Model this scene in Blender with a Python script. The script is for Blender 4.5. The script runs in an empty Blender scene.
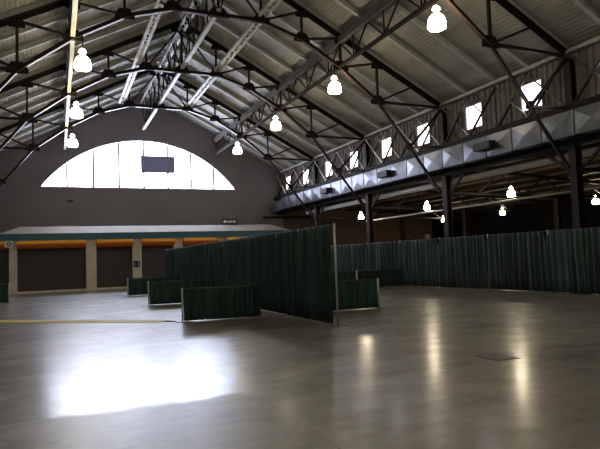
import bpy, math, random
from mathutils import Vector, Matrix
random.seed(7)
scene = bpy.context.scene
COL = scene.collection

# ------------------------------------------------------------------ helpers
def tag(o, label=None, cat=None, group=None, kind=None):
    if label: o['label'] = label
    if cat: o['category'] = cat
    if group: o['group'] = group
    if kind: o['kind'] = kind
    return o

class MB:
    def __init__(s): s.v = []; s.f = []
    def add(s, vs, fs):
        n = len(s.v); s.v += [tuple(v) for v in vs]; s.f += [tuple(i + n for i in f) for f in fs]; return s
    def box(s, x0, x1, y0, y1, z0, z1):
        vs = [(x, y, z) for z in (z0, z1) for y in (y0, y1) for x in (x0, x1)]
        return s.add(vs, [(0, 2, 3, 1), (4, 5, 7, 6), (0, 1, 5, 4), (2, 6, 7, 3), (0, 4, 6, 2), (1, 3, 7, 5)])
    def bar(s, p, q, w, h, up=(0, 0, 1)):
        p, q = Vector(p), Vector(q); d = (q - p).normalized(); up = Vector(up)
        if abs(d.dot(up)) > .98: up = Vector((0, 1, 0))
        sd = d.cross(up).normalized(); u = sd.cross(d).normalized()
        vs = [e + sd * a * w / 2 + u * b * h / 2 for e in (p, q) for a, b in ((-1, -1), (1, -1), (1, 1), (-1, 1))]
        return s.add(vs, [(3, 2, 1, 0), (4, 5, 6, 7), (0, 1, 5, 4), (1, 2, 6, 5), (2, 3, 7, 6), (3, 0, 4, 7)])
    def tube(s, p, q, r, n=12, r2=None):
        p, q = Vector(p), Vector(q); d = (q - p).normalized()
        up = Vector((0, 0, 1)) if abs(d.z) < .98 else Vector((1, 0, 0))
        a = d.cross(up).normalized(); b = a.cross(d)
        vs = []
        for e, rr in ((p, r), (q, r if r2 is None else r2)):
            for i in range(n):
                t = 2 * math.pi * i / n; vs.append(e + (a * math.cos(t) + b * math.sin(t)) * rr)
        fs = [(i, (i + 1) % n, n + (i + 1) % n, n + i) for i in range(n)]
        fs += [tuple(range(n - 1, -1, -1)), tuple(range(n, 2 * n))]
        return s.add(vs, fs)
    def lathe(s, c, prof, n=20):
        vs = []
        for r, z in prof:
            for i in range(n):
                t = 2 * math.pi * i / n; vs.append((c[0] + r * math.cos(t), c[1] + r * math.sin(t), c[2] + z))
        fs = []
        for k in range(len(prof) - 1):
            for i in range(n):
                j = (i + 1) % n; fs.append((k * n + i, k * n + j, (k + 1) * n + j, (k + 1) * n + i))
        fs += [tuple(range(n - 1, -1, -1)), tuple(range((len(prof) - 1) * n, len(prof) * n))]
        return s.add(vs, fs)
    def prism(s, pts, d):
        """closed polygon pts extruded by vector d"""
        n = len(pts); d = Vector(d)
        vs = [Vector(p) for p in pts] + [Vector(p) + d for p in pts]
        fs = [tuple(range(n - 1, -1, -1)), tuple(range(n, 2 * n))] + [(i, (i + 1) % n, n + (i + 1) % n, n + i) for i in range(n)]
        return s.add(vs, fs)
    def build(s, name, m, parent=None, smooth=False, origin=None):
        if parent is not None: o0 = wloc(parent) if origin is None else Vector(origin)
        elif origin is not None: o0 = Vector(origin)
        else:
            xs, ys, zs = zip(*s.v); o0 = Vector(((min(xs) + max(xs)) / 2, (min(ys) + max(ys)) / 2, min(zs)))
        me = bpy.data.meshes.new(name)
        me.from_pydata([tuple(Vector(v) - o0) for v in s.v], [], s.f); me.update()
        import bmesh
        bm = bmesh.new(); bm.from_mesh(me); bmesh.ops.recalc_face_normals(bm, faces=bm.faces); bm.to_mesh(me); bm.free()
        me.materials.append(m)
        if smooth:
            for p in me.polygons: p.use_smooth = True
        o = bpy.data.objects.new(name, me); COL.objects.link(o)
        WL[o.name] = o0.copy()
        if parent is not None:
            o.parent = parent; o.location = o0 - wloc(parent)
        else: o.location = o0
        return o
WL = {}
def wloc(o): return WL[o.name]
def empty(name, loc, label, cat, group=None):
    o = bpy.data.objects.new(name, None); COL.objects.link(o); o.location = loc; o.empty_display_size = .2
    WL[o.name] = Vector(loc); return tag(o, label, cat, group)
def copy_tree(o, parent=None):
    c = o.copy(); COL.objects.link(c); c.parent = parent
    for ch in list(o.children): copy_tree(ch, c)
    return c

# ------------------------------------------------------------------ materials
def newmat(name):
    m = bpy.data.materials.new(name); m.use_nodes = True
    nt = m.node_tree; b = nt.nodes['Principled BSDF']; return m, nt, b
def mat(name, col, rough=.6, metal=0., spec=.5, var=.15, scale=3., bump=0., bscale=40., stretch=(1, 1, 1)):
    m, nt, b = newmat(name)
    tc = nt.nodes.new('ShaderNodeTexCoord'); mp = nt.nodes.new('ShaderNodeMapping'); mp.inputs['Scale'].default_value = stretch
    geo = nt.nodes.new('ShaderNodeNewGeometry'); nt.links.new(geo.outputs['Position'], mp.inputs['Vector'])
    nz = nt.nodes.new('ShaderNodeTexNoise'); nz.inputs['Scale'].default_value = scale; nz.inputs['Detail'].default_value = 5
    nt.links.new(mp.outputs['Vector'], nz.inputs['Vector'])
    cr = nt.nodes.new('ShaderNodeValToRGB')
    cr.color_ramp.elements[0].position = .3; cr.color_ramp.elements[1].position = .7
    cr.color_ramp.elements[0].color = tuple(c * (1 - var) for c in col) + (1,)
    cr.color_ramp.elements[1].color = tuple(min(1, c * (1 + var)) for c in col) + (1,)
    nt.links.new(nz.outputs['Fac'], cr.inputs['Fac']); nt.links.new(cr.outputs['Color'], b.inputs['Base Color'])
    b.inputs['Roughness'].default_value = rough; b.inputs['Metallic'].default_value = metal
    b.inputs['Specular IOR Level'].default_value = spec
    if bump:
        n2 = nt.nodes.new('ShaderNodeTexNoise'); n2.inputs['Scale'].default_value = bscale; nt.links.new(mp.outputs['Vector'], n2.inputs['Vector'])
        bp = nt.nodes.new('ShaderNodeBump'); bp.inputs['Strength'].default_value = bump; bp.inputs['Distance'].default_value = .02
        nt.links.new(n2.outputs['Fac'], bp.inputs['Height']); nt.links.new(bp.outputs['Normal'], b.inputs['Normal'])
    return m
def emit(name, col, st):
    m, nt, b = newmat(name)
    b.inputs['Base Color'].default_value = (.8, .8, .8, 1); b.inputs['Emission Color'].default_value = col + (1,)
    b.inputs['Emission Strength'].default_value = st; return m

STEEL = mat('brown_steel', (.018, .0100, .0075), .55, spec=.22, var=.3, scale=2)
FLANGE = mat('lit_flange_steel', (.05, .028, .021), .36, spec=.6, var=.3, scale=2)  # brown steel lightened to carry window light along the undersides
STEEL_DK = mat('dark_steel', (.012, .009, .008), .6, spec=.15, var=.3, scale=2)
PIPE = mat('white_pipe', (.8, .78, .75), .35, var=.08)
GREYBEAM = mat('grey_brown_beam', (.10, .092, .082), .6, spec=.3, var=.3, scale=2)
PALE = mat('pale_lit_steel', (.48, .47, .445), .35, var=.15, scale=2)  # window light on the roof struts is put into this pale colour
PALE_LIT = mat('cream_lit_steel', (.5, .49, .40), .4, var=.1)  # bright light along the left strut, put in as a cream colour
RAFTER = mat('grey_rafter_paint', (.38, .375, .345), .5, var=.12)
GALV = mat('galvanised_duct', (.16, .168, .185), .34, metal=.85, var=.25, scale=1.6, bump=.05, bscale=6)
GALV_DK = mat('dull_duct_metal', (.09, .09, .10), .5, metal=.4)
VENT = mat('dark_vent', (.02, .02, .022), .5)
SIDING = mat('weathered_siding', (.165, .148, .132), .7, var=.4, scale=1.5, stretch=(1, 3, .6))
PLASTER = mat('grey_painted_wall', (.18, .16, .175), .75, var=.12, scale=.35, bump=.03, bscale=8)
DARKWALL = mat('dark_wall', (.007, .006, .006), .9, spec=.1)
AISLE_DECK = mat('aisle_wood_deck', (.24, .175, .10), .7, var=.3, scale=1, stretch=(4, .3, 1))
LOWD = mat('short_green_drape', (.040, .098, .090), .7, spec=.35, var=.5, scale=1.2, stretch=(6, 6, .5))
def vary(m, amt):
    nt = m.node_tree; b = nt.nodes['Principled BSDF']; src = b.inputs['Base Color'].links[0].from_socket
    oi = nt.nodes.new('ShaderNodeObjectInfo'); mr = nt.nodes.new('ShaderNodeMapRange'); mr.inputs[3].default_value = 1 - amt; mr.inputs[4].default_value = 1 + amt
    nt.links.new(oi.outputs['Random'], mr.inputs[0])
    hs = nt.nodes.new('ShaderNodeHueSaturation'); nt.links.new(src, hs.inputs['Color']); nt.links.new(mr.outputs[0], hs.inputs['Value']); nt.links.new(hs.outputs['Color'], b.inputs['Base Color']); return m
DRAPE = mat('dark_green_drape', (.034, .064, .064), .7, spec=.35, var=.5, scale=1.2, stretch=(6, 6, .5))
DRAPE2 = mat('green_drape', (.046, .074, .075), .7, spec=.35, var=.6, scale=1.2, stretch=(6, 6, .5))
vary(DRAPE, .25); vary(DRAPE2, .22)
POLE = mat('aluminium_pole', (.72, .71, .70), .4, metal=.15, var=.05)
BASE = mat('grey_steel_base', (.12, .12, .125), .5, metal=.4)
PILLAR = mat('pale_pillar_paint', (.78, .72, .62), .7, var=.12)
SHUTTER = mat('dark_shutter', (.085, .076, .076), .6, var=.1)
GOLD = mat('gold_awning', (.95, .42, .03), .6, var=.1)
RUST = mat('rust_awning', (.75, .17, .025), .65, var=.12)
BLUE = mat('blue_fascia', (.045, .15, .215), .6, var=.1)
ROOFBEIGE = mat('beige_roof', (.27, .235, .195), .7, var=.15, scale=1)
WHITE = mat('white_board', (.75, .75, .72), .6, var=.05)
NAVY = mat('navy_board', (.015, .02, .05), .5)
BLACK = mat('black_plastic', (.012, .012, .013), .5)
BANNER = mat('blue_grey_panel', (.28, .30, .52), .6, var=.1)
YELLOW = mat('yellow_tape', (.95, .70, .11), .6, var=.12)
PLATE = mat('floor_box_steel', (.10, .09, .09), .45, metal=.2)
PAPER = mat('paper', (.7, .68, .62), .8)
FRAME = mat('window_frame_paint', (.55, .5, .56), .5)
LAMP = emit('lamp_glow', (1.0, .88, .62), 33)
LAMP_A = emit('aisle_lamp_glow', (1.0, .85, .60), 60)
DAY = emit('daylight_panes', (.74, .80, 1.0), 18.0)
DAY2 = emit('clerestory_panes', (1.0, .93, .93), 4.5)

def floor_mat():
    m, nt, b = newmat('polished_concrete'); N = nt.nodes; L = nt.links
    geo = N.new('ShaderNodeNewGeometry'); sep = N.new('ShaderNodeSeparateXYZ'); L.new(geo.outputs['Position'], sep.inputs[0])
    def math_(op, a, bb=None, c=None):
        n = N.new('ShaderNodeMath'); n.operation = op
        for i, x in enumerate((a, bb, c)):
            if x is None: continue
            if isinstance(x, (int, float)): n.inputs[i].default_value = x
            else: L.new(x, n.inputs[i])
        return n.outputs[0]
    def noise(scale, detail, stretch, rough=.55):
        mp = N.new('ShaderNodeMapping'); mp.inputs['Scale'].default_value = stretch; L.new(geo.outputs['Position'], mp.inputs['Vector'])
        n = N.new('ShaderNodeTexNoise'); n.inputs['Scale'].default_value = scale; n.inputs['Detail'].default_value = detail; n.inputs['Roughness'].default_value = rough
        L.new(mp.outputs['Vector'], n.inputs['Vector']); return n.outputs['Fac']
    def joint(co, off, per):
        t = math_('FLOORED_MODULO', math_('SUBTRACT', co, off - per / 2), per)
        d = math_('ABSOLUTE', math_('SUBTRACT', t, per / 2))
        return math_('LESS_THAN', d, .009)
    jn = math_('MAXIMUM', joint(sep.outputs[0], 2.22, 6.1), joint(sep.outputs[1], 6.9, 7.49))
    big = noise(.35, 6, (1, 1.6, 1)); med = noise(1.6, 8, (1, 1.8, 1), .65); fine = noise(14, 4, (1, 1, 1))
    streak = noise(1.1, 9, (.85, 1.5, 1), .7)
    mixv = math_('ADD', math_('ADD', math_('MULTIPLY', big, .35), math_('MULTIPLY', med, .25)), math_('MULTIPLY', streak, .40))
    cr = N.new('ShaderNodeValToRGB'); e = cr.color_ramp.elements
    e[0].position = .40; e[0].color = (.17, .155, .122, 1); e[1].position = .60; e[1].color = (.44, .41, .335, 1)
    L.new(mixv, cr.inputs['Fac'])
    mx = N.new('ShaderNodeMix'); mx.data_type = 'RGBA'; L.new(jn, mx.inputs['Factor']); L.new(cr.outputs['Color'], mx.inputs['A']); mx.inputs['B'].default_value = (.11, .10, .085, 1)
    L.new(mx.outputs['Result'], b.inputs['Base Color'])
    # the slab nearest the camera is more worn (rougher) than the burnished one beyond the joint
    near = N.new('ShaderNodeMapRange'); near.inputs[1].default_value = 6.95; near.inputs[2].default_value = 6.75
    L.new(math_('ADD', sep.outputs[1], math_('MULTIPLY', math_('SUBTRACT', med, .5), .5)), near.inputs[0])
    side = N.new('ShaderNodeMapRange'); side.inputs[1].default_value = 2.35; side.inputs[2].default_value = 2.05; L.new(sep.outputs[0], side.inputs[0])
    worn = math_('MULTIPLY', near.outputs[0], side.outputs[0])
    nearr = math_('MULTIPLY', near.outputs[0], math_('SUBTRACT', 1, side.outputs[0]))
    r = math_('ADD', math_('ADD', .06, math_('MULTIPLY', streak, .28)), math_('MULTIPLY', worn, .08))
    b.inputs['Roughness'].default_value = .42; b.inputs['Specular IOR Level'].default_value = .8
    L.new(r, b.inputs['Coat Roughness']); L.new(math_('SUBTRACT', .80, math_('MULTIPLY', worn, .55)), b.inputs['Coat Weight'])
    bp = N.new('ShaderNodeBump'); bp.inputs['Strength'].default_value = 1.0; bp.inputs['Distance'].default_value = .0022
    L.new(noise(4.0, 1, (1, 1, 1)), bp.inputs['Height']); L.new(bp.outputs['Normal'], b.inputs['Normal']); L.new(bp.outputs['Normal'], b.inputs['Coat Normal'])
    return m
FLOOR = floor_mat()

def deck_mat():
    m, nt, b = newmat('ribbed_roof_deck'); N = nt.nodes; L = nt.links
    geo = N.new('ShaderNodeNewGeometry')
    mp = N.new('ShaderNodeMapping'); mp.inputs['Scale'].default_value = (.5, .25, .5); L.new(geo.outputs['Position'], mp.inputs['Vector'])
    n = N.new('ShaderNodeTexNoise'); n.inputs['Scale'].default_value = 2.2; n.inputs['Detail'].default_value = 6; L.new(mp.outputs['Vector'], n.inputs['Vector'])
    cr = N.new('ShaderNodeValToRGB'); e = cr.color_ramp.elements
    e[0].position = .35; e[0].color = (.235, .225, .20, 1); e[1].position = .7; e[1].color = (.35, .34, .305, 1)
    L.new(n.outputs['Fac'], cr.inputs['Fac']); L.new(cr.outputs['Color'], b.inputs['Base Color']); b.inputs['Roughness'].default_value = .55
    return m
DECK = deck_mat()

def brick_mat():
    m, nt, b = newmat('brown_brick'); N = nt.nodes; L = nt.links
    geo = N.new('ShaderNodeNewGeometry'); sp = N.new('ShaderNodeSeparateXYZ'); cb = N.new('ShaderNodeCombineXYZ')
    L.new(geo.outputs['Position'], sp.inputs[0]); L.new(sp.outputs[0], cb.inputs[0]); L.new(sp.outputs[2], cb.inputs[1])
    br = N.new('ShaderNodeTexBrick'); br.inputs['Scale'].default_value = 2.5
    br.inputs['Color1'].default_value = (.15, .092, .065, 1); br.inputs['Color2'].default_value = (.12, .074, .055, 1); br.inputs['Mortar'].default_value = (.12, .09, .07, 1)
    L.new(cb.outputs[0], br.inputs['Vector']); L.new(br.outputs['Color'], b.inputs['Base Color']); b.inputs['Roughness'].default_value = .8
    return m
BRICK = brick_mat()

# ------------------------------------------------------------------ dimensions (metres; camera stands at the origin looking down the hall, +Y)
XC, P = 6.30, 1.888                      # hall centre line, truss panel width
HS = 11.25                               # half span
XR, XL = XC + HS, XC - HS
YB = 44.86                               # gable wall
YN = -9.0                                # wall behind the camera
S = 7.49; TY = [14.89 + S * k for k in range(4)]
ZE, ZRG = 8.78, 14.62
SL = (ZRG - ZE) / HS
ZN = [11.91, 11.91, 11.33, 10.24, 8.80]  # bottom chord heights at panel points 0..4
def ztop(x): return ZRG - abs(x - XC) * SL
DK = .36                                 # deck above the chord axis
XO = 33.2                                # outer wall of the side aisle

# ------------------------------------------------------------------ room shell
tag(MB().box(XL - .3, XO + .3, YN - .3, YB + .6, -.3, 0).build('floor', FLOOR), kind='structure')
# gable wall with the arched window opening
WX0, WX1, WZ, WZT = -1.10, 13.70, 7.42, 11.25
wc = (WX0 + WX1) / 2; ww = (WX1 - WX0) / 2; rise = WZT - WZ; RAD = (ww * ww + rise * rise) / (2 * rise)
def arch(x): return WZT - RAD + math.sqrt(max(0, RAD * RAD - (x - wc) ** 2))
g = MB(); NX = 64
xs = [WX0 + (WX1 - WX0) * i / NX for i in range(NX + 1)]
def wtop(x): return ztop(x) + DK + .3
def sheet(mb, quad): mb.add(quad, [(0, 1, 2, 3)])
gy0, gy1 = YB, YB + .35
for y in (gy0, gy1):
    for a, b_ in ((XL - .3, WX0), (WX1, XR + .35)):
        sheet(g, [(a, y, 0), (b_, y, 0), (b_, y, wtop(b_)), (a, y, wtop(a))])
    for i in range(NX):
        a, b_ = xs[i], xs[i + 1]
        sheet(g, [(a, y, 0), (b_, y, 0), (b_, y, WZ), (a, y, WZ)])
        sheet(g, [(a, y, arch(a)), (b_, y, arch(b_)), (b_, y, wtop(b_)), (a, y, wtop(a))])
for i in range(NX):
    a, b_ = xs[i], xs[i + 1]
    sheet(g, [(a, gy0, WZ), (b_, gy0, WZ), (b_, gy1, WZ), (a, gy1, WZ)])
    sheet(g, [(a, gy0, arch(a)), (b_, gy0, arch(b_)), (b_, gy1, arch(b_)), (a, gy1, arch(a))])
tag(g.build('wall_back', PLASTER), kind='structure')
# arched window
wn = MB()
for i in range(NX):
    a, b_ = xs[i], xs[i + 1]
    for o_ in (0,):
        wn.prism([(a, YB + .05, arch(a) - .07), (b_, YB + .05, arch(b_) - .07), (b_, YB + .05, arch(b_)), (a, YB + .05, arch(a))], (0, .14, 0))
wn.box(WX0, WX1, YB + .05, YB + .19, WZ, WZ + .1)
win = tag(wn.build('window_1', FRAME), kind='structure')
mullx = [WX0] + [WX0 + (WX1 - WX0) * k / 8 for k in range(1, 8)] + [WX1]
for k in range(1, 8):
    MB().box(mullx[k] - .08, mullx[k] + .08, YB + .04, YB + .18, WZ + .1, arch(mullx[k]) - .1).build('mullion', FRAME, win)
for k in range(8):
    a, b_ = mullx[k], mullx[k + 1]
    pts = [(a, YB + .12, WZ + .05), (b_, YB + .12, WZ + .05)]
    m_ = 10
    for i in range(m_, -1, -1):
        x = a + (b_ - a) * i / m_; z = arch(x) - .04
        if z > WZ + .06: pts.append((x, YB + .12, z))
    MB().prism(pts, (0, .02, 0)).build('pane', DAY, win)

tag(MB().box(XR + .3, XO, YB, YB + .35, 0, 7.2).build('wall_back_aisle', BRICK), kind='structure')
tag(MB().box(XL - .3, XL, YN, YB, 0, ZE + .7).build('wall_left', PLASTER), kind='structure')
tag(MB().box(XO, XO + .3, YN, YB + .3, 0, 6.8).build('wall_outer', DARKWALL), kind='structure')
w = MB(); w.prism([(XL - .3, YN, 0), (XO + .3, YN, 0), (XO + .3, YN, 7), (XR + .3, YN, 7), (XR + .3, YN, wtop(XR + .3)), (XC, YN, wtop(XC)), (XL - .3, YN, wtop(XL - .3))], (0, -.3, 0))
tag(w.build('wall_front', PLASTER), kind='structure')

# roof deck: ribbed metal sheets running the length of the hall
d = MB()
per = .16; ns = int((HS + .35) / per)
for sgn in (-1, 1):
    prof = []
    for i in range(ns + 1):
        u0 = i * per
        for du, dz in ((0, 0), (.05, 0), (.065, .018), (.135, .018), (.15, 0)):
            u = min(u0 + du, HS + .4); prof.append((XC + sgn * u, ZRG - u * SL + DK + dz))
    vs = [(x, y, z) for y in (YN, YB + .1) for x, z in prof]; n = len(prof)
    d.add(vs, [(i, i + 1, n + i + 1, n + i) for i in range(n - 1)])
    a, b_ = XC, XC + sgn * (HS + .4)
    za, zb = ZRG + DK + .12, ZRG - (HS + .4) * SL + DK + .12
    sheet(d, [(a, YN, za), (b_, YN, zb), (b_, YB + .1, zb), (a, YB + .1, za)])
ceil = tag(d.build('ceiling', DECK), kind='structure')
yr = TY[0] - 2 * S / 4
while yr < YB - .2:
    for sgn in (-1, 1):
        r = MB()
        p0 = (XC + sgn * .05, yr, ZRG + DK - .12); p1 = (XC + sgn * (HS - .05), yr, ztop(XC + sgn * (HS - .05)) + DK - .12)
        r.bar(p0, p1, .04, .21)
        r.bar((p0[0], yr, p0[2] - .11), (p1[0], yr, p1[2] - .11), .17, .03)
        r.build('rafter', RAFTER, ceil)
    yr += S / 4

# aisle ceiling
XA0 = XR + .25
d = MB(); d.prism([(XA0, YN, 6.2), (XO, YN, 5.35), (XO, YN, 5.45), (XA0, YN, 6.3)], (0, YB - YN, 0))
ca = tag(d.build('ceiling_aisle', AISLE_DECK), kind='structure')
for i in range(9):
    x = 18.9 + i * 1.7; z = 6.2 - (x - XA0) * .85 / (XO - XA0)
    MB().box(x - .06, x + .06, 8, YB, z - .24, z - .0).build('joist', STEEL, ca)

# clerestory wall of ribbed siding with its windows
ZC0, ZC1 = 6.55, ZE + .5
WY = [13.1, 16.87, 20.3, 24.2, 27.8, 31.75, 35.4, 39.4, 42.95]; WW = 1.16; CZ0, CZ1 = 7.28, 8.42
def siding(mb, y0, y1, z0, z1, x=XR + .12):
    pr = []; y = y0; k = 0
    while y < y1 - .001:
        for dy, dx in ((0, 0), (.17, 0), (.19, .045), (.28, .045), (.30, 0)):
            if y + dy <= y1: pr.append((x + dx, y + dy))
        y += .30
    pr.append((x, y1)); n = len(pr)
    vs = [(px, py, z) for z in (z0, z1) for px, py in pr]
    mb.add(vs, [(i, i + 1, n + i + 1, n + i) for i in range(n - 1)])
    mb.box(x + .06, x + .12, y0, y1, z0, z1)
sd = MB(); prev = YN
for wy in WY:
    a, b_ = wy - WW / 2, wy + WW / 2
    siding(sd, prev, a, ZC0, ZC1); siding(sd, a, b_, ZC0, CZ0); siding(sd, a, b_, CZ1, ZC1); prev = b_
siding(sd, prev, YB, ZC0, ZC1)
tag(sd.build('wall_right', SIDING), kind='structure')
for i, wy in enumerate(WY):
    a, b_ = wy - WW / 2, wy + WW / 2; fx = XR + .11
    f = MB()
    f.box(fx - .03, fx + .1, a - .03, a + .05, CZ0, CZ1).box(fx - .03, fx + .1, b_ - .05, b_ + .03, CZ0, CZ1)
    f.box(fx - .03, fx + .1, a + .05, b_ - .05, CZ0 - .03, CZ0 + .05).box(fx - .03, fx + .1, a + .05, b_ - .05, CZ1 - .05, CZ1 + .03)
    f = tag(f.build('window_%d' % (i + 2), SIDING), kind='structure')
    MB().box(fx + .05, fx + .07, a + .05, b_ - .05, CZ0 + .05, CZ1 - .05).build('pane', DAY2, f)
    bb = MB()
    for q in range(1, 6):
        z = CZ0 + (CZ1 - CZ0) * q / 6; bb.box(fx + .035, fx + .05, a + .05, b_ - .05, z - .008, z + .008)
    bb.build('louver_bars', PALE, f)

# ------------------------------------------------------------------ roof trusses
def nodes(y):
    B = {0: Vector((XC, y, ZN[0]))}
    for k in range(1, 5):
        for s_ in (-1, 1): B[s_ * k] = Vector((XC + s_ * k * P, y, ZN[k]))
    T = {k: Vector((XC + k * P, y, ztop(XC + k * P) - .08)) for k in range(-5, 6)}
    return B, T
def gusset(mb, c, w_, h_, y):
    pts = [(c.x - w_ / 2, y - .03, c.z - h_ * .3), (c.x + w_ / 2, y - .03, c.z - h_ * .3), (c.x + w_ / 2, y - .03, c.z + h_ * .1), (c.x + w_ * .25, y - .03, c.z + h_ * .7), (c.x - w_ * .25, y - .03, c.z + h_ * .7), (c.x - w_ / 2, y - .03, c.z + h_ * .1)]
    mb.prism(pts, (0, .06, 0))
def make_truss(y, label):
    t = empty('roof_truss', (XC, y, 4.3), label, 'roof truss', 'arched steel roof trusses')
    B, T = nodes(y)
    for s_ in (-1, 1):
        tc = MB(); e = Vector((XC + s_ * (HS - .2), y, ztop(XC + s_ * (HS - .2)) - .02)); r = Vector((XC, y, ZRG - .02))
        tc.bar(r, e, .05, .22); tc.bar(r + Vector((0, 0, .1)), e + Vector((0, 0, .1)), .24, .04); tc.build('top_chord', STEEL_DK, t)
        bc = MB(); seq = [B[0]] + [B[s_ * k] for k in range(1, 5)] + [Vector((XC + s_ * 10.93, y, 4.55))]
        fl = MB()
        for a, b_ in zip(seq, seq[1:]):
            last = b_ is seq[-1]
            bc.bar(a, b_, .06, .16 if not last else .12)
            o_ = Vector((0, 0, -.09))
            fl.bar(a + o_, b_ + o_, .17 if not last else .09, .03)
        bo = bc.build('bottom_chord', STEEL, t); fl.build('bottom_flange', FLANGE, bo)
        for k in range(1, 5): MB().bar(B[s_ * k], T[s_ * k], .1, .1).build('web_post', STEEL, t)
        for k in range(1, 5): MB().bar(B[s_ * k], T[s_ * (k + 1)], .09, .09).build('web_brace', STEEL, t)
        MB().bar(B[s_], Vector((XC, y, ZRG - .25)), .08, .08).build('web_brace', STEEL, t)
        MB().bar(B[s_ * 4], Vector((XC + s_ * (HS - .3), y, ZE - .02)), .1, .12).build('eave_tie', STEEL, t)
        K5 = B[s_ * 4] + (Vector((XC + s_ * 10.93, y, 4.55)) - B[s_ * 4]) * .49
        MB().bar(K5, Vector((XC + s_ * (HS - .12), y, ZE - .1)), .1, .1).build('end_brace', STEEL, t)
        MB().bar(K5, Vector((XC + s_ * (HS - .17), y, K5.z + .1)), .08, .08).build('end_tie', FLANGE, t)
        gm = MB(); gusset(gm, K5, .4, .3, y); gm.build('gusset_plate', STEEL_DK, t)
    MB().bar(B[0], Vector((XC, y, ZRG - .1)), .1, .1).build('king_post', STEEL, t)
    for k in range(-4, 5):
        gm = MB(); gusset(gm, B[k], .75 if k else .9, .42, y); gm.build('gusset_plate', STEEL_DK, t)
    for k in (-4, -3, -2, -1, 1, 2, 3, 4):
        gm = MB(); gusset(gm, T[k] - Vector((0, 0, .16)), .55, .3, y); gm.build('gusset_plate', STEEL_DK, t)
    gm = MB(); gusset(gm, Vector((XC, y, ZRG - .45)), 1.1, .5, y); gm.build('gusset_plate', STEEL_DK, t)
    return t
t0 = make_truss(TY[0], 'dark arched roof truss nearest the camera, its ridge above the picture')
for k in (-1, -2):
    c = copy_tree(t0); c.location = (XC, TY[0] + k * S, 4.3); c['label'] = 'dark arched steel roof truss overhead, ' + ['', 'just behind the nearest one in view', 'directly above the camera'][-k]
tl = ['dark arched steel roof truss second from the camera, just beyond the nearest one',
      'dark arched steel roof truss third from the camera, last but one before the arched window',
      'dark arched steel roof truss farthest from the camera, directly before the gable wall']
for k in (1, 2, 3):
    c = copy_tree(t0); c.location = (XC, TY[k], 4.3); c['label'] = tl[k - 1]

# longitudinal members between the trusses
Y0L, Y1L = TY[0] - .2, YB - .01
def laced(name, x, z, w_, label, m, fl=.12, y1=Y1L):
    t = empty(name, (x, Y0L, z), label, 'roof strut')
    for s_ in (-1, 1): MB().box(x + s_ * w_ / 2 - fl / 2, x + s_ * w_ / 2 + fl / 2, Y0L, y1, z - .06, z + .06).build('flange', m, t)
    l = MB(); y = Y0L; s_ = 1
    while y < y1 - .5:
        l.bar((x - s_ * w_ / 2, y, z - .05), (x + s_ * w_ / 2, y + .45, z - .05), .08, .02); s_ = -s_; y += .45
    l.build('lacing', m, t); return t
laced('laced_strut', 3.95, 12.12, .24, 'pale laced steel strut running to the gable, to the left of the ridge', PALE, y1=TY[3] + .3)
laced('laced_strut', 8.25, 12.12, .30, 'pale laced steel strut running to the gable, to the right of the ridge', PALE, y1=TY[3] + .3)
tag(MB().box(XC - .09, XC + .09, TY[1] - .1, Y1L, 12.02, 12.14).build('tie_strut', PALE), 'plain pale strut under the ridge, running on past the last truss into the gable wall', 'roof strut')
# ridge lattice girder
t = empty('ridge_girder', (XC, Y0L, 12.2), 'dense dark lattice girder under the roof ridge with a pale laced top', 'lattice girder')
for s_ in (-1, 1): MB().box(XC + s_ * .16 - .05, XC + s_ * .16 + .05, Y0L, Y1L, 14.1, 14.24).build('top_flange', PALE, t)
l = MB(); y = Y0L; s_ = 1
while y < Y1L - .6:
    l.bar((XC - s_ * .16, y, 14.1), (XC + s_ * .16, y + .5, 14.1), .06, .02); s_ = -s_; y += .5
l.build('lacing', PALE, t)
l = MB()
for k in range(4):
    ya, yb = TY[k], (TY[k + 1] if k < 3 else YB - .1); n = 4
    for i in range(n):
        a = ya + (yb - ya) * i / n; b_ = ya + (yb - ya) * (i + 1) / n
        l.bar((XC - .12, a, 12.2), (XC - .12, b_, 14.1), .06, .06); l.bar((XC + .12, b_, 12.2), (XC + .12, a, 14.1), .06, .06)
        l.bar((XC, a, 12.2), (XC, a, 14.1), .06, .06)
l.build('lattice_bars', STEEL, t)
# lattice girders over the lamp rows
for s_, side in ((-1, 'left'), (1, 'right')):
    x = XC + s_ * 3 * P - s_ * .0; zt = ztop(x) - .2; zb = ZN[3] + .06
    t = empty('lattice_girder', (x, Y0L, zb), 'long steel lattice girder above the %s row of hanging lamps' % side, 'lattice girder')
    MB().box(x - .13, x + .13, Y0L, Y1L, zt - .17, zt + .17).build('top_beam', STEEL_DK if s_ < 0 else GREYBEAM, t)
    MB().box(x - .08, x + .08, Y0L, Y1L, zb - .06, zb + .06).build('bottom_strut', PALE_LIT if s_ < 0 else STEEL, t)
    l = MB()
    for k in range(4):
        ya, yb = TY[k], (TY[k + 1] if k < 3 else YB); n = 3
        for i in range(n):
            a = ya + (yb - ya) * i / n; b_ = ya + (yb - ya) * (i + 1) / n; m_ = (a + b_) / 2
            l.bar((x, a, zt - .1), (x, m_, zb), .06, .06); l.bar((x, m_, zb), (x, b_, zt - .1), .06, .06); l.bar((x, m_, zb), (x, m_, zt), .05, .05)
    l.build('lattice_bars', STEEL, t)
# eave beams
tag(MB().box(XR - .16, XR + .1, YN, YB, ZE + .08, ZE + .2).build('eave_beam', RAFTER), 'pale eave beam along the top of the siding wall above the small windows', 'beam')
tag(MB().box(XR - .22, XR + .2, YN, YB, 5.38, 5.6).build('aisle_beam', STEEL_DK), 'deep dark steel beam under the silver air duct', 'beam')
tag(MB().box(XR - .5, XR + .11, YN, YB, 6.6, 6.86).build('sill_beam', STEEL_DK), 'brown steel beam along the foot of the siding wall, above the duct', 'beam')

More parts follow.
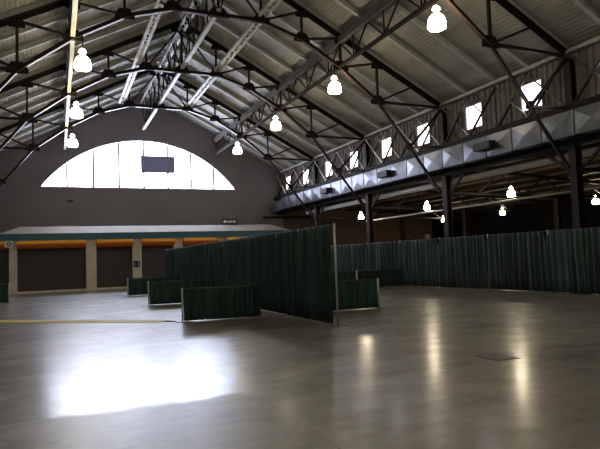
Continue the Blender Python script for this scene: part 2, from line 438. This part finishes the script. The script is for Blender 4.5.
# columns on the right, with the X braced girder panels before the windows
ordn = ['nearest', 'second', 'third', 'fourth']
for k in range(4):
    y = TY[k]
    t = empty('steel_column', (XR, y, 0), 'brown steel column under the duct beside the long curtain, %s from the camera' % ordn[k], 'column', 'columns along the hall side')
    for s_ in (-1, 1): MB().box(XR + s_ * .13 - .03, XR + s_ * .13 + .03, y - .15, y + .15, 0, ZE - .05).build('flange', STEEL, t)
    MB().box(XR - .1, XR + .1, y - .03, y + .03, 0, ZE - .05).build('web', STEEL, t)
    MB().box(XR - .24, XR + .24, y - .24, y + .24, 0, .03).build('base_plate', STEEL, t)
    for s_ in (-1, 1): MB().bar((XR, y + s_ * .1, 4.4), (XR, y + s_ * 1.35, 5.34), .1, .1).build('knee_brace', STEEL, t)
bay = ['between the camera and the nearest column', 'in the bay beyond the nearest column', 'in the bay beyond the second column', 'in the bay beyond the third column', 'in the last bay beside the gable wall']
edges = [TY[0] - S] + TY + [YB]
for k in range(5):
    ya, yb = edges[k] + .16, edges[k + 1] - (.16 if k < 4 else .02); x = XR - .08
    t = empty('wall_bracing', (x, (ya + yb) / 2, 6.9), 'crossed steel bracing before the small windows ' + bay[k], 'bracing', 'crossed bracing along the clerestory')
    for q in range(4):
        a, b_ = ya + (yb - ya) * q / 4, ya + (yb - ya) * (q + 1) / 4
        MB().bar((x, b_, 6.95), (x, a, 8.72), .09, .07).build('dark_diagonal', STEEL, t)
        MB().bar((x - .08, a, 6.95), (x - .08, b_, 8.72), .05, .05).build('pale_diagonal', FLANGE if k < 2 else PALE, t)

# second column row and aisle trusses
X2 = 24.85
for k in range(4):
    y = TY[k]
    if k > 0:
        t = empty('aisle_column', (X2, y, 0), 'dark column deep in the aisle behind the long curtain, %s of three' % ['', 'nearest', 'middle', 'farthest'][k], 'column', 'columns deep in the aisle')
        for s_ in (-1, 1): MB().box(X2 + s_ * .13 - .03, X2 + s_ * .13 + .03, y - .15, y + .15, 0, 4.41).build('flange', STEEL, t)
        MB().box(X2 - .1, X2 + .1, y - .03, y + .03, 0, 4.41).build('web', STEEL, t)
    t = empty('aisle_truss', (X2, y, 4.4), 'low dark steel truss crossing the side aisle at the %s column' % ordn[k], 'roof truss', 'aisle trusses')
    def za(x): return 6.2 - (x - XA0) * .85 / (XO - XA0) - .36
    MB().bar((XR + .2, y, za(XR + .2)), (XO, y, za(XO)), .16, .16).build('top_chord', STEEL_DK, t)
    MB().bar((XR + .2, y, 4.55), (XO, y, 4.4), .12, .12).build('bottom_chord', STEEL_DK, t)
    l = MB(); n = 10
    for i in range(1, n):
        a = XR + .3 + (XO - XR - .4) * i / n; b_ = XR + .3 + (XO - XR - .4) * (i + 1) / n
        p, q = (a, b_) if i % 2 else (b_, a)
        l.bar((p, y, 4.5), (q, y, za(q)), .07, .07)
    l.build('web_braces', STEEL, t)

# ------------------------------------------------------------------ duct
DX0, DX1, DZ0, DZ1 = 16.72, 17.3, 5.62, 6.52
t = empty('air_duct', (17.0, 12, DZ0), 'long silver sheet metal air duct running along the wall below the small windows', 'air duct')
y = 11.2; i = 0; L_ = 1.48
rnd = random.Random(3)
while y < 41.5:
    y1 = min(y + L_, 42.0); m = MB(); ym = (y + y1) / 2; zm = (DZ0 + DZ1) / 2; pk = .05
    c = [(DX0, y, DZ0), (DX0, y1, DZ0), (DX0, y1, DZ1), (DX0, y, DZ1), (DX0 - pk, ym, zm)]
    bk = [(DX1, y, DZ0), (DX1, y1, DZ0), (DX1, y1, DZ1), (DX1, y, DZ1)]
    bc = [(17.01, ym, DZ0 - .03)]
    m.add(c + bk + bc, [(0, 1, 4), (1, 2, 4), (2, 3, 4), (3, 0, 4), (8, 7, 6, 5), (0, 5, 9), (5, 6, 9), (6, 1, 9), (1, 0, 9), (2, 6, 7, 3), (0, 3, 7, 5 + 3) if False else (3, 7, 8), (0, 3, 8, 5), (1, 6, 7, 2)][:10] + [(3, 2, 7, 8), (0, 3, 8, 5), (1, 6, 7, 2)])
    m.build('duct_section', GALV, t)
    MB().box(DX0 - .03, DX1, y1 - .02, y1 + .02, DZ0 - .03, DZ1 + .02).build('seam_flange', GALV, t)
    y = y1 + .0
# reducer at the far end
r = MB(); a = [(DX0, 42.02, DZ0), (DX1, 42.02, DZ0), (DX1, 42.02, DZ1), (DX0, 42.02, DZ1)]; b_ = [(16.7, 44.85, 5.5), (17.1, 44.85, 5.5), (17.1, 44.85, 6.0), (16.7, 44.85, 6.0)]
r.add(a + b_, [(0, 1, 2, 3), (7, 6, 5, 4), (0, 4, 5, 1), (1, 5, 6, 2), (2, 6, 7, 3), (3, 7, 4, 0)]); r.build('end_reducer', GALV_DK, t)
for vy in (18.5, 26.4, 33.8):
    v = MB().box(DX0 - .36, DX0 - .06, vy - .5, vy + .5, 5.9, 6.22).build('supply_vent', VENT, t)
    lv = MB()
    for q in range(5): lv.box(DX0 - .385, DX0 - .36, vy - .45, vy + .45, 5.93 + q * .06, 5.95 + q * .06)
    lv.build('louvers', VENT, v)
# pipes
t = empty('round_duct', (17.95, 13, 5.0), 'pale round duct running under the aisle ceiling behind the columns', 'pipe')
MB().tube((17.95, 11, 5.13), (17.95, 40, 5.13), .14, 16).build('pipe', PIPE, t, True)
h = MB()
for k in range(4): h.box(17.93, 17.97, TY[k] + 1.6, TY[k] + 1.64, 5.25, 5.95)
h.build('hanger', STEEL, t)
t = empty('thin_pipe', (20, 13, 4.05), 'thin pale pipe hung low in the side aisle, above the long curtain', 'pipe')
MB().tube((20.0, 11, 4.05), (20.0, 34.5, 4.05), .05, 10).build('pipe', PIPE, t, True)
h = MB()
for k in range(4): h.box(19.99, 20.01, TY[k] - .2, TY[k] - .18, 4.09, 5.8)
h.build('hanger', STEEL, t)

# ------------------------------------------------------------------ lamps
def lamp(x, y, z, ztop_, label, group, m, sc=1.):
    t = empty('pendant_lamp', (x, y, z - .4 * sc), label, 'pendant lamp', group)
    pr = [(.22, -.34), (.29, -.35), (.32, -.32), (.325, -.26), (.32, -.12), (.28, .03), (.20, .13), (.10, .19), (.075, .22)]
    MB().lathe((x, y, z), [(r_ * sc, h_ * sc) for r_, h_ in pr], 20).build('bell_shade', m, t, True)
    MB().lathe((x, y, z), [(r_ * sc, h_ * sc) for r_, h_ in [(.072, .22), (.085, .28), (.15, .35), (.13, .40), (.09, .41), (.10, .45), (.02, .5)]], 16).build('lamp_housing', m, t, True)
    MB().tube((x, y, z + .5 * sc), (x, y, ztop_), .015, 8).build('hanger_rod', STEEL, t)
    return t
on2 = ['nearest', 'second', 'third', 'farthest']
for k in range(4):
    lamp(11.6, TY[k] - .02, 9.36, 10.33, 'glowing bell lamp under the right roof slope, %s of its four' % on2[k], 'bell lamps under the main roof', LAMP, .93)
for k in (-1, -2):  # unseen lamps, added to light the near side of the hall
    for x_, sd_ in ((11.6, 'right'), (.95, 'left')):
        lamp(x_, TY[0] + k * S, 9.25, 10.33, 'glowing bell lamp %s, %s side, added out of view for light' % (['', 'overhead before the camera', 'above the camera'][-k], sd_), 'bell lamps under the main roof', LAMP, .93)
lamp(.95, TY[0], 9.25, 10.33, 'added bell lamp, unseen above the top left picture edge', 'bell lamps under the main roof', LAMP, .93)  # also added out of view, continuing the left row
for k in (1, 2, 3):
    lamp(.95, TY[k] - .25 - .1 * k, 9.25, 10.35, 'glowing bell lamp beside the bright strut at the left, %s of three' % ['', 'nearest', 'middle', 'farthest'][k], 'bell lamps under the main roof', LAMP, .93)
for k, y in enumerate((20.9, 27.7, 34.8)):
    lamp(20.2 if k < 2 else 19.75, y, 4.45, 5.75, 'small bell lamp low in the aisle just behind the columns, %s of its row' % ['nearest', 'middle', 'farthest'][k], 'bell lamps in the aisle', LAMP_A, .58)
for k, y in enumerate((23.0, 30.4, 36.9)):
    lamp(28.5, y, 4.35, 5.35, 'small bell lamp deep in the dark aisle above the curtain, %s of its row' % ['nearest', 'middle', 'farthest'][k], 'bell lamps in the aisle', LAMP_A, .58)

# ------------------------------------------------------------------ pipe and drape
def drape(a, b_, z0, z1, label, group, m, seed, fold=.23, amp=.055, notch=0):
    rn = random.Random(seed); a, b_ = Vector((a[0], a[1], 0)), Vector((b_[0], b_[1], 0)); ln = (b_ - a).length; d_ = (b_ - a) / ln; nrm = Vector((-d_.y, d_.x, 0))
    ph = 0; pts = []; n = max(20, int(ln / .022)); f = fold
    A = amp; sw = rn.random() * 6
    for i in range(n + 1):
        u = ln * i / n
        if i % 7 == 0: f = fold * rn.uniform(.55, 1.7); A = amp * rn.uniform(.45, 1.25)
        ph += 2 * math.pi * (ln / n) / f; pts.append((u, A * math.sin(ph), rn.uniform(-.004, .004)))
    rows = [0, .03, .12, .3, .55, .8, 1.0]; vs = []
    for k, r_ in enumerate(rows):
        z = z0 + (z1 - z0) * (1 - r_); sc = .22 if k == 0 else (.45 if k == 1 else .75 + .45 * r_)
        for u, o_, j in pts:
            edge = min(1, min(u, ln - u) / .1)
            vs.append(a + d_ * (u + .03 * edge * r_ * math.sin(u * 2.1 + sw)) + nrm * (o_ * sc * (.3 + .7 * edge)) + Vector((0, 0, z - (notch * (1 - k / 3) * max(0, 1 - min(u, ln - u) / .13) if k < 3 else 0))))
    w_ = n + 1
    mb = MB().add(vs, [(k * w_ + i, k * w_ + i + 1, (k + 1) * w_ + i + 1, (k + 1) * w_ + i) for k in range(len(rows) - 1) for i in range(n)])
    o = mb.build('drape', m, None, True); tag(o, label, 'drape', group)
    so = o.modifiers.new('thick', 'SOLIDIFY'); so.thickness = .006; so.offset = 0
    return o
def upright(x, y, h, label, group, cap=True):
    t = empty('upright_post', (x, y, 0), label, 'post', group)
    MB().tube((x, y, .012), (x, y, h), .026, 12).build('pole', POLE, t, True)
    MB().box(x - .2, x + .2, y - .2, y + .2, 0, .012).build('base_plate', BASE, t)
    MB().tube((x, y, h), (x, y, h + .025), .03, 12).build('cap', POLE, t)
def crossbar(a, b_, z, label, group):
    a, b_ = Vector((a[0], a[1], z)), Vector((b_[0], b_[1], z)); d_ = (b_ - a).normalized()
    tag(MB().tube(a + d_ * .035, b_ - d_ * .035, .019, 10).build('crossbar', BASE, None, True), label, 'crossbar', group)
def lerp(a, b_, t): return (a[0] + (b_[0] - a[0]) * t, a[1] + (b_[1] - a[1]) * t)
nth = ['first', 'second', 'third', 'fourth', 'fifth', 'sixth', 'seventh', 'eighth', 'ninth']
def run(a, b_, n, h, where, cnt, group, m, seed, ends=(True, True), off=(0, 0), notch=0):
    """n panels from a to b_"""
    for i in range(n):
        p, q = lerp(a, b_, i / n), lerp(a, b_, (i + 1) / n)
        drape((p[0] + off[0], p[1] + (.035 if i == 0 else .004)), (q[0] + off[0], q[1] - .004), .04, h - .045 + off[1], ('%s dark green drape of %s from %s' % (nth[i], where, cnt)), group + ' drapes', m, seed + i, notch=notch)
        crossbar(p, q, h - .02, 'top rail of the %s panel of %s from %s' % (nth[i], where, cnt), group + ' rails')
    for i in range(n + 1):
        if (i == 0 and not ends[0]) or (i == n and not ends[1]): continue
        p = lerp(a, b_, i / n)
        upright(p[0], p[1], h, ('silver upright of %s, %s from %s' % (where, nth[i], cnt)), group + ' uprights')
# tall partition in the middle
run((6.18, 12.22), (6.1, 34.5), 7, 2.44, 'the tall centre partition', 'its open near end', 'centre partition', DRAPE, 100, off=(-.095, .04))
# long curtain at the right
def rx(y): return 17.26 - .0735 * (y - 15.7)
run((rx(10.0), 10.0), (rx(34.3), 34.3), 8, 2.36, 'the long right-hand curtain wall', 'the camera end', 'right curtain wall', DRAPE2, 200, off=(-.095, .04), notch=.38)
# low side rails
def low(a, b_, name, seed, ends=(True, False), g_='low side rails', m=LOWD, part=1.):
    dd = Vector((b_[0] - a[0], b_[1] - a[1])).normalized() * .035
    e_ = lerp(a, b_, part)
    drape((a[0] + dd.x, a[1] + dd.y), (e_[0] - dd.x, e_[1] - dd.y), .03, .87, 'short green drape of ' + name, g_ + ' drapes', m, seed, .13, .03)
    crossbar(a, b_, .895, 'top rail of ' + name, g_ + ' rails')
    if ends[0]: upright(a[0], a[1], .91, 'short post ending ' + name, g_ + ' posts')
    if ends[1]: upright(b_[0], b_[1], .91, 'inner post of ' + name, g_ + ' posts')
low((3.18, 15.75), (6.03, 15.3), 'the nearest low divider left of the centre partition', 301, part=.77)
low((3.28, 22.75), (6.03, 22.6), 'the middle low divider left of the centre partition', 302)
low((3.35, 30.4), (6.02, 30.2), 'the farthest low divider left of the centre partition', 303)
low((9.23, 15.38), (6.27, 15.42), 'the low divider right of the centre partition', 304)
low((-2.1, 30.3), (-4.85, 30.3), 'the low divider at the left picture edge', 305)
low((13.8, 25.0), (rx(25) - .1, 24.9), 'the inner low divider by the right curtain wall', 306, m=DRAPE)
low((10.8, 25.1), (13.74, 25.0), 'the outer low divider by the right curtain wall', 307, m=DRAPE)

# ------------------------------------------------------------------ concession stand under the gable
SY = 40.0
st = empty('concession_stand', (6.5, SY, 0), 'long low stand under the arched window with blue fascia and orange awnings', 'stand')
px = [(-2.75, -2.3), (1.78, 2.42), (4.74, 5.34), (7.55, 8.15), (10.6, 11.2), (13.6, 14.2), (15.7, 16.1)]
for a, b_ in px:
    m = MB().box(a, b_, SY - .15, SY + .35, 0, 3.34); m.build('pillar', PILLAR, st)
spans = [(-3.25, -2.75)] + [(px[i][1], px[i + 1][0]) for i in range(6)]
for a, b_ in spans:
    m = MB().box(a, b_, SY + .22, SY + .3, .12, 2.9)
    z = .2
    while z < 2.85: m.box(a + .01, b_ - .01, SY + .195, SY + .22, z, z + .085); z += .11
    m.build('shutter', SHUTTER, st)
    MB().box(a, b_, SY + .1, SY + .35, 0, .12).build('plinth', PILLAR, st)
    g = MB(); n = 10; pr = []
    for i in range(n + 1):
        an = math.pi * (i / n) * .5; pr.append((SY - .2 - .52 * math.sin(an), 3.12 + .22 * math.cos(an)))
    pts = [(a + .01, yy, zz) for yy, zz in pr] + [(a + .01, SY - .2, 3.12)]
    g.prism(pts, (b_ - a - .02, 0, 0)).build('awning', GOLD, st)
    g = MB(); pr = []
    for i in range(n + 1):
        an = math.pi * .5 * (1 + i / n); pr.append((SY - .2 - .52 * math.sin(an), 3.12 + .3 * math.cos(an)))
    pts = [(a + .01, yy, zz) for yy, zz in pr] + [(a + .01, SY - .2, 3.12)]
    g.prism(pts, (b_ - a - .02, 0, 0)).build('awning_valance', RUST, st)
MB().box(-3.3, 16.25, SY - .3, SY - .16, 3.34, 3.78).build('fascia', BLUE, st)
MB().box(-3.3, 16.25, SY - .16, YB - .01, 3.34, 3.5).build('soffit', SHUTTER, st)
r = MB(); lo = [(-3.35, SY - .34, 3.78), (16.3, SY - .34, 3.78), (16.3, YB - .01, 3.78), (-3.35, YB - .01, 3.78)]
hi = [(-2.2, 41.5, 4.34), (15.3, 41.5, 4.34), (15.3, YB - .01, 4.34), (-2.2, YB - .01, 4.34)]
r.add(lo + hi, [(3, 2, 1, 0), (4, 5, 6, 7), (0, 1, 5, 4), (1, 2, 6, 5), (2, 3, 7, 6), (3, 0, 4, 7)]); r.build('roof', ROOFBEIGE, st)
tag(MB().box(-.05, 1.5, 41.6, 43.2, 4.34, 4.44).build('board', ROOFBEIGE), 'pale flat board lying on the roof of the stand, under the arched window', 'board')
t = empty('crate', (12.2, 41.9, 4.34), 'small dark open crate with pale contents on the roof of the stand', 'crate')
MB().box(11.66, 12.76, 41.6, 42.2, 4.34, 4.5).build('tray', BLACK, t)
c_ = MB()
for x in (11.68, 12.0, 12.35, 12.72): c_.box(x - .02, x + .02, 41.6, 41.64, 4.5, 4.86); c_.box(x - .02, x + .02, 42.16, 42.2, 4.5, 4.86)
c_.box(11.66, 12.76, 41.6, 41.64, 4.76, 4.8).box(11.66, 12.76, 42.16, 42.2, 4.76, 4.8); c_.build('frame', BLACK, t)
b2 = MB(); b2.prism([(11.75, 41.7, 4.5), (12.65, 41.7, 4.5), (12.62, 41.7, 4.66), (12.4, 41.7, 4.73), (12.1, 41.7, 4.66), (11.8, 41.7, 4.7)], (0, .4, 0))
tag(b2.build('bundle', WHITE), 'pale bundle lying in the dark crate on the stand roof', 'bundle')
# signs on the pillars
t = empty('sign', (-2.72, SY - .78, 2.93), 'small white square sign with a dark ring, left of the orange awnings', 'sign')
MB().box(-2.95, -2.5, SY - .79, SY - .76, 2.93, 3.33).build('board', WHITE, t)
MB().box(-2.75, -2.69, SY - .76, SY - .14, 3.2, 3.24).build('bracket', BASE, t)
rg = MB(); n = 20
for i in range(n):
    a0, a1 = 2 * math.pi * i / n, 2 * math.pi * (i + 1) / n
    q = [(-2.72 + r_ * math.cos(an), SY - .805, 3.13 + r_ * math.sin(an)) for an, r_ in ((a0, .07), (a1, .07), (a1, .13), (a0, .13))]
    rg.prism(q, (0, .015, 0))
rg.build('ring', BLACK, t)
t = empty('sign', (5.04, SY - .17, 1.4), 'small navy notice on the pale pillar above the farthest low divider', 'sign')
MB().box(4.80, 5.08, SY - .19, SY - .15, 1.4, 1.84).build('board', NAVY, t)
MB().box(5.13, 5.21, SY - .19, SY - .15, 1.4, 1.84).build('side_strip', NAVY, t)
MB().box(4.86, 4.92, SY - .2, SY - .19, 1.5, 1.76).build('mark', BANNER, t)
# hanging panel in front of the arched window
t = empty('hanging_panel', (7.38, YB - .1, 8.72), 'dark blue-grey rectangular panel hanging before the middle of the arched window', 'panel')
MB().box(6.1, 8.65, YB - .12, YB - .04, 8.74, 9.98).build('board', BANNER, t)
f = MB().box(6.06, 8.69, YB - .13, YB - .03, 8.70, 8.75).box(6.06, 8.69, YB - .13, YB - .03, 9.97, 10.02).box(6.06, 6.11, YB - .13, YB - .03, 8.75, 9.97).box(8.64, 8.69, YB - .13, YB - .03, 8.75, 9.97)
f.build('frame', NAVY, t)
hb = MB().box(6.25, 6.29, YB - .1, YB - .07, 10.02, 11.3).box(8.1, 8.14, YB - .1, YB - .07, 10.02, 11.2); hb.build('hanger', FRAME, t)
tag(MB().box(.75, 1.15, YB - .08, YB, 6.35, 6.5).build('wall_vent', BLACK), 'tiny dark vent on the gable wall below the left end of the arched window', 'vent')
tag(MB().box(16.0, 23.6, YB - .12, YB, 5.05, 5.25).build('wall_rail', STEEL_DK), 'dark horizontal rail fixed across the gable wall beyond the duct end', 'rail')
tag(MB().box(32.3, 32.8, YB - .15, YB, 2.95, 3.45).build('wall_box', PILLAR), 'small pale box on the brick end wall just above the long curtain', 'box')

# ------------------------------------------------------------------ things on the floor
def strip(a, b_, w_, z, name, m, label, cat):
    a, b_ = Vector(a), Vector(b_)
    return tag(MB().bar((a.x, a.y, z / 2 + .001), (b_.x, b_.y, z / 2 + .001), w_, z).build(name, m), label, cat)
strip((-4.65, 22.6), (2.75, 16.25), .62, .012, 'yellow_tape', YELLOW, 'yellow strip laid across the floor at the left, ending near the low divider', 'floor tape')
strip((2.78, 16.22), (3.0, 16.0), .10, .02, 'black_cable', BLACK, 'short dark cable between the yellow strip and the nearest low divider', 'cable')
fb = empty('floor_box', (6.27, 7.0, 0), 'flat dark square floor plate in the concrete, front right of the partition', 'floor plate')
MB().box(6.05, 6.5, 6.72, 7.3, .0005, .005).build('cover', PLATE, fb)
MB().box(6.09, 6.46, 6.77, 7.25, .005, .008).build('lid', PLATE, fb)
def scrap(x, y, s_, m, label):
    rn = random.Random(int(x * 100)); mb = MB(); n = 9
    vs = [(x, y, s_ * .35)]
    for i in range(n):
        an = 2 * math.pi * i / n; r_ = s_ * rn.uniform(.6, 1.1); vs.append((x + r_ * math.cos(an), y + r_ * math.sin(an), .002 + rn.random() * s_ * .2))
    vs.append((x, y, .002))
    mb.add(vs, [(0, i + 1, (i + 1) % n + 1) for i in range(n)] + [(n + 1, (i + 1) % n + 1, i + 1) for i in range(n)])
    tag(mb.build('paper_scrap' if m is PAPER else 'rubber_scrap', m), label, 'litter')
scrap(10.13, 10.28, .08, PAPER, 'crumpled white paper scrap on the bare floor toward the long right curtain')
scrap(6.84, 10.64, .05, BLACK, 'dark scrap on the floor near the open end of the centre partition')
scrap(2.65, 7.2, .03, BLACK, 'tiny dark scrap on the floor in the middle of the near slab')

# ------------------------------------------------------------------ camera, world, colour management
f_px, yaw, pitch, roll, hcam = 565.0, .4078, .0588, .0353, 1.652
import json
cy, sy = math.cos(yaw), math.sin(yaw); cp, sp = math.cos(pitch), math.sin(pitch); cr_, sr = math.cos(roll), math.sin(roll)
rv = Vector((cy, -sy, 0)); fw = Vector((sy, cy, 0)); up = Vector((0, 0, 1))
f2 = fw * cp + up * sp; u2 = up * cp - fw * sp
r3 = rv * cr_ - u2 * sr; u3 = u2 * cr_ + rv * sr
cd = bpy.data.cameras.new('camera'); cam = bpy.data.objects.new('camera', cd); COL.objects.link(cam)
cd.sensor_width = 36; cd.sensor_fit = 'HORIZONTAL'; cd.lens = f_px / 600 * 36; cd.clip_end = 200; cd.clip_start = .05
cam.matrix_world = Matrix(((r3.x, u3.x, -f2.x, 0), (r3.y, u3.y, -f2.y, 0), (r3.z, u3.z, -f2.z, hcam), (0, 0, 0, 1)))
scene.camera = cam
wd = bpy.data.worlds.new('sky'); scene.world = wd; wd.use_nodes = True
wd.node_tree.nodes['Background'].inputs[0].default_value = (.8, .88, 1, 1); wd.node_tree.nodes['Background'].inputs[1].default_value = 1.0
vs_ = scene.view_settings
vs_.view_transform = 'Standard'; vs_.look = 'None'; vs_.exposure = 0.0; vs_.gamma = 1.0; vs_.use_curve_mapping = False
